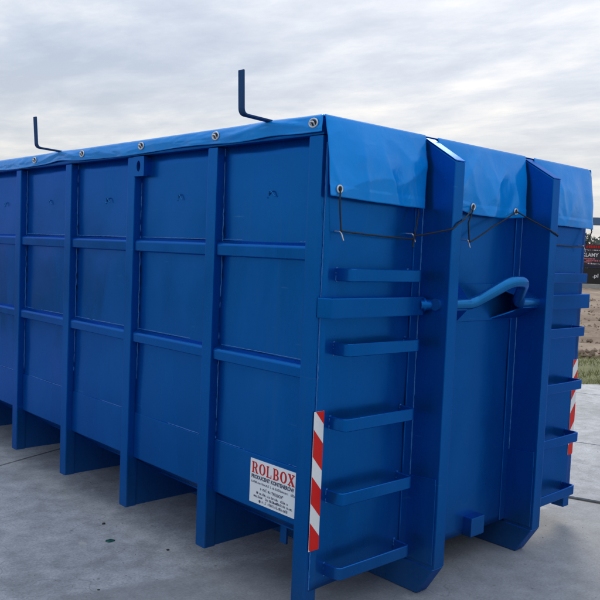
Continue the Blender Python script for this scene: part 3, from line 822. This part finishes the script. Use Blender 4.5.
# the end of the right flap wraps round the corner
def wrap(a, c):
    p = F3(1.0, c)
    return (p[0] + 0.004 + 0.012 * math.sin(a * 1.5) , p[1] + 0.002 + 0.16 * a, p[2] + 0.15 * a * c)
sheet('corner_wrap', 14, 40, wrap)
def eyelet(cx, cy, cz, ax, rx, rz, r):
    pts = []
    for k in range(28):
        a = 2 * math.pi * k / 28
        d_ = rx * math.cos(a)
        pts.append((cx, cy + d_, cz + rz * math.sin(a)) if ax == 'x' else (cx + d_, cy, cz + rz * math.sin(a)))
    m = MB(); m.tube(pts, r, 8, closed=True)
    return m.build('eyelet', RING, tarp, True)
HB = hem(0)
for k in range(9):
    y = 0.05 + 0.742 * k
    if y > L - .1: break
    z = 2.243
    xo = min(HB((y + 0.002 + dy) / L, t)[0] for t in (0.25, 0.5, 0.8) for dy in (-.02, 0, .02)) - 0.0035
    e = eyelet(xo, y, z, 'x', 0.027, 0.019, 0.0042)
    # turn-button and its backing in the eyelet
    m = MB(); m.prism([(y + 0.019 * math.cos(i * .5236), z + 0.012 * math.sin(i * .5236)) for i in range(12)], 'x', xo + 0.0005, xo + 0.002); m.build('eyelet_hole', CORD, e)
    m = MB(); m.tube(bend([(xo + 0.001, y - 0.010, z - 0.013), (xo - 0.012, y - 0.010, z + 0.004), (xo - 0.012, y + 0.010, z + 0.004), (xo + 0.001, y + 0.010, z - 0.013)], 0.006), 0.0042, 7); m.build('staple', STEEL, e, True)
fe = []
for F, a, c in ((F1, 0.075, 0.905), (F1, 0.93, 0.93), (F2, 0.34, 0.90), (F2, 0.855, 0.90), (F3, 0.95, 0.93)):
    p = F(a, c); fe.append(p)
    if (F is F1 and a > .5) or F is F3: continue      # these two sit on the inner face of the hem
    e = eyelet(p[0], p[1] - 0.0055, p[2], 'y', 0.0160, 0.0160, 0.0045)
    m = MB(); m.prism([(p[0] + 0.0125 * math.cos(i * .5236), p[2] + 0.0125 * math.sin(i * .5236)) for i in range(12)], 'y', p[1] - 0.0062, p[1] - 0.0045); m.build('eyelet_hole', CORD, e)
# ------------------------------------------------------------------ black lashing cord
cord = empty('lashing_cord', (1.25, -0.2, 1.75 + GZ), 'thin black elastic cord laced through the front eyelets of the tarpaulin', 'cord')
def sagp(a, b, s, n=10):
    a, b = Vector(a), Vector(b)
    return [a.lerp(b, k / n) + Vector((0, 0, -s * 4 * (k / n) * (1 - k / n))) for k in range(n + 1)]
def run(*pts, s=0.006):
    out = []
    for i in range(len(pts) - 1):
        q = sagp(pts[i], pts[i + 1], s)
        out += q if i == 0 else q[1:]
    MB().tube(out, 0.0040, 7).build('strand', CORD, cord, True)
E1, E2, E3, E4, E5 = [(p[0], p[1] - 0.010, p[2]) for p in fe]
run(E1, (E1[0] - 0.006, E1[1] - 0.004, 1.90), (0.083, -0.048, 1.80), (0.092, -0.046, 1.757))
run((0.092, -0.046, 1.757), (0.62, -0.046, 1.742), s=0.003)
run((0.665, -0.022, 1.94), (0.650, -0.045, 1.87), (0.622, -0.05, 1.762), (0.61, -0.05, 1.70))
run((0.618, -0.046, 1.757), (0.730, YF - 0.006, 1.80), (0.775, YF - 0.008, 1.832), (0.820, YF - 0.006, 1.852), E3, s=0.002)
run(E3, (1.075, -0.052, 1.85), (1.095, -0.052, 1.745))
run((1.10, -0.052, 1.745), (1.30, -0.06, 1.84), E4, s=0.004)
run(E4, (1.685, YF - 0.004, 1.838), (1.73, YF - 0.008, 1.825), (1.776, YF - 0.004, 1.812), (1.895, -0.05, 1.765), s=0.002)
run((1.90, -0.05, 1.765), (2.40, -0.048, 1.762), s=0.004)
run((2.492, -0.03, 1.93), (2.488, -0.05, 1.87), (2.41, -0.05, 1.758))
# ------------------------------------------------------------------ small litter on the concrete
def bit(name, x, y, r, mat, label, cat, flat=0.35, seed=1):
    b = bmesh.new(); bmesh.ops.create_icosphere(b, subdivisions=2, radius=r)
    for v in b.verts:
        k = 1 + 0.5 * ns(v.co.x / r * .9 + seed, v.co.y / r * .9, v.co.z / r * .9)
        v.co = Vector((v.co.x * k * 1.25, v.co.y * k, max(-0.6 * r, v.co.z * k) * flat))
    zmin = min(v.co.z for v in b.verts)
    bmesh.ops.translate(b, verts=b.verts, vec=(x, y, -zmin - 0.0005))
    me = bpy.data.meshes.new(name); b.to_mesh(me); b.free()
    tag(link(name, me, mat), label, cat)
bit('glass_shard', -0.177, 1.505, 0.021, GLASS, 'small dark green shard of glass lying on the concrete', 'glass shard', 0.3, 3)
for k, (x, y, r) in enumerate(((-0.07, 1.78, 0.010), (0.02, 1.18, 0.008), (-0.55, 0.95, 0.006), (1.05, -0.62, 0.007))):
    bit('pebble', x, y, r, DIRT, ['small dark pebble beside the green glass shard', 'tiny dark pebble on the concrete below the second rib', 'tiny dark pebble on the open concrete beside the darker lane', 'tiny dark pebble on the concrete before the hook channels'][k], 'pebble', 0.6, 5 + k)
rg = random.Random(9); vs, fs = [], []
for _ in range(3600):                          # loose grit
    x, y = rg.uniform(-2.2, 5.5), rg.uniform(-2.2, 4.2)
    if ns(x * 1.1, y * 1.1, 6) + rg.uniform(-.3, .3) < 0.0: continue
    r_ = rg.uniform(0.0012, 0.0042); k0 = len(vs)
    for q in ((1, 0, 0), (-1, 0, 0), (0, 1, 0), (0, -1, 0), (0, 0, 1)):
        vs.append((x + q[0] * r_ * rg.uniform(.6, 1.4), y + q[1] * r_ * rg.uniform(.6, 1.4), q[2] * r_))
    for f in ((0, 2, 4), (2, 1, 4), (1, 3, 4), (3, 0, 4)): fs.append(tuple(k0 + i for i in f))
me = bpy.data.meshes.new('grit'); me.from_pydata(vs, [], fs)
tag(link('grit', me, plain('grit_stone', (0.16, 0.15, 0.14), 0.9, var=0.5, scale=90)), 'loose grit scattered over the concrete', 'grit', kind='stuff')
# ------------------------------------------------------------------ far things on the right
CAMP = Vector((-2.478, -2.5493, 1.78))
# dark advertising fence beyond the field
bd = Vector((0.8945, 0.447)).normalized(); br = Vector((bd.y, -bd.x))
bc = Vector((CAMP.x, CAMP.y)) + bd * 57
sign = empty('advertising_fence', (bc.x, bc.y, 0), 'dark advertising fence with red and white lettering beyond the ploughed field', 'billboard')
def panel(name, x0, x1, z0, z1, d0, d1, mat, par=sign):
    P = lambda x, d_, z: (bc.x + br.x * x + bd.x * d_, bc.y + br.y * x + bd.y * d_, z)
    m = MB(0); m.hexa([P(x0, d0, z0), P(x1, d0, z0), P(x1, d1, z0), P(x0, d1, z0), P(x0, d0, z1), P(x1, d0, z1), P(x1, d1, z1), P(x0, d1, z1)], 0.01, 1)
    return m.build(name, mat, par)
panel('base_wall', -14, 16, -0.14, 0.30, -0.12, 0.2, PALE)
for k in range(7): panel('lower_panel', -14 + k * 4.3, -14 + k * 4.3 + 4.26, 0.31, 1.40, 0.0, 0.08, BLACKB)
pans = [panel('upper_panel', -14 + k * 4.3, -14 + k * 4.3 + 4.26, 1.41, 3.03, -0.02, 0.08, BANNER) for k in range(7)]
for k in range(8): panel('post', -14.06 + k * 4.3, -13.98 + k * 4.3, -0.14, 3.08, 0.09, 0.19, ARM)
def far_text(t, x, z, size, mat, w):
    o = (bc.x + br.x * x - bd.x * 0.035, bc.y + br.y * x - bd.y * 0.035, z)
    text_mesh(t, size, mat, sign, o, (br.x, br.y, 0), (0, 0, 1), w, size * 0.02)
far_text('REKLAMY', -1.03, 2.18, 0.36, PWHITE, 1.40)
far_text('.pl', 0.08, 0.78, 0.36, PWHITE, 0.36)
for (x0, x1, z0, z1, mt) in ((x0_ - 0.5, x1_ - 0.5, a_, b_, m_) for (x0_, x1_, a_, b_, m_) in ((-0.30, 0.98, 2.76, 2.98, PRED), (-0.5, 0.1, 2.62, 2.68, PWHITE), (0.14, 0.95, 2.60, 2.67, PWHITE), (-0.52, 0.6, 1.98, 2.10, PPINK), (0.1, 0.98, 1.86, 1.97, PPINK),
                             (-0.5, 0.4, 1.76, 1.87, PPINK), (0.2, 0.99, 1.66, 1.74, PWHITE), (-0.5, 0.95, 1.48, 1.58, ARM))):
    x = x0
    while x < x1:                                # rows of print too far off to read
        w = rs.uniform(0.05, 0.11)
        panel('print_mark', x, x + w, z0 + rs.uniform(0, .03), z1 - rs.uniform(0, .03), -0.040, -0.026, mt); x += w + rs.uniform(0.015, 0.05)
# a blue-grey horizontal steel beam on posts, half hidden by the container
gd = Vector((0.8935, 0.4490)).normalized(); gr = Vector((gd.y, -gd.x)); gc = Vector((CAMP.x, CAMP.y)) + gd * 24
gate = empty('height_barrier', (gc.x, gc.y, 0), 'blue-grey steel barrier beam on posts beyond the container', 'barrier')
def gbox(name, x0, x1, z0, z1, d0, d1):
    P = lambda x, d_, z: (gc.x + gr.x * x + gd.x * d_, gc.y + gr.y * x + gd.y * d_, z)
    MB(0).hexa([P(x0, d0, z0), P(x1, d0, z0), P(x1, d1, z0), P(x0, d1, z0), P(x0, d0, z1), P(x1, d0, z1), P(x1, d1, z1), P(x0, d1, z1)], 0.012, 2).build(name, BEAM, gate)
gbox('beam', -3.2, 2.6, 2.86, 3.08, -0.09, 0.09)
gbox('post', -3.18, -3.0, -0.14, 2.858, -0.085, 0.085); gbox('post', 2.4, 2.58, -0.14, 2.858, -0.085, 0.085)
# far wood on the horizon
vs, fs = [], []
rt = random.Random(11)
for k in range(150):
    an = math.atan2(0.447, 0.8945) + (k / 149 - 0.5) * 1.3
    dist = 150 + rt.uniform(-9, 9); x, y = CAMP.x + dist * math.cos(an), CAMP.y + dist * math.sin(an)
    H = rt.uniform(5.8, 7.6) + 1.2 * ns(k * 0.13, 0, 1); rad = rt.uniform(1.8, 3.2)
    for _ in range(420):
        while True:
            q = Vector((rt.uniform(-1, 1), rt.uniform(-1, 1), rt.uniform(-1, 1)))
            if q.length < 1: break
        c = Vector((x + q.x * rad, y + q.y * rad, H * 0.5 + q.z * H * 0.5)); s = rt.uniform(0.25, 0.6); k0 = len(vs)
        a = Vector((rt.gauss(0, 1), rt.gauss(0, 1), rt.gauss(0, 1))).normalized(); b2 = a.orthogonal().normalized()
        vs += [tuple(c + a * s), tuple(c - a * s * .5 + b2 * s), tuple(c - a * s * .5 - b2 * s)]; fs.append((k0, k0 + 1, k0 + 2))
me = bpy.data.meshes.new('far_wood'); me.from_pydata(vs, [], fs)
tag(link('far_wood', me, LEAFY), 'grey-green wood along the horizon beyond the fence', 'wood', kind='stuff')
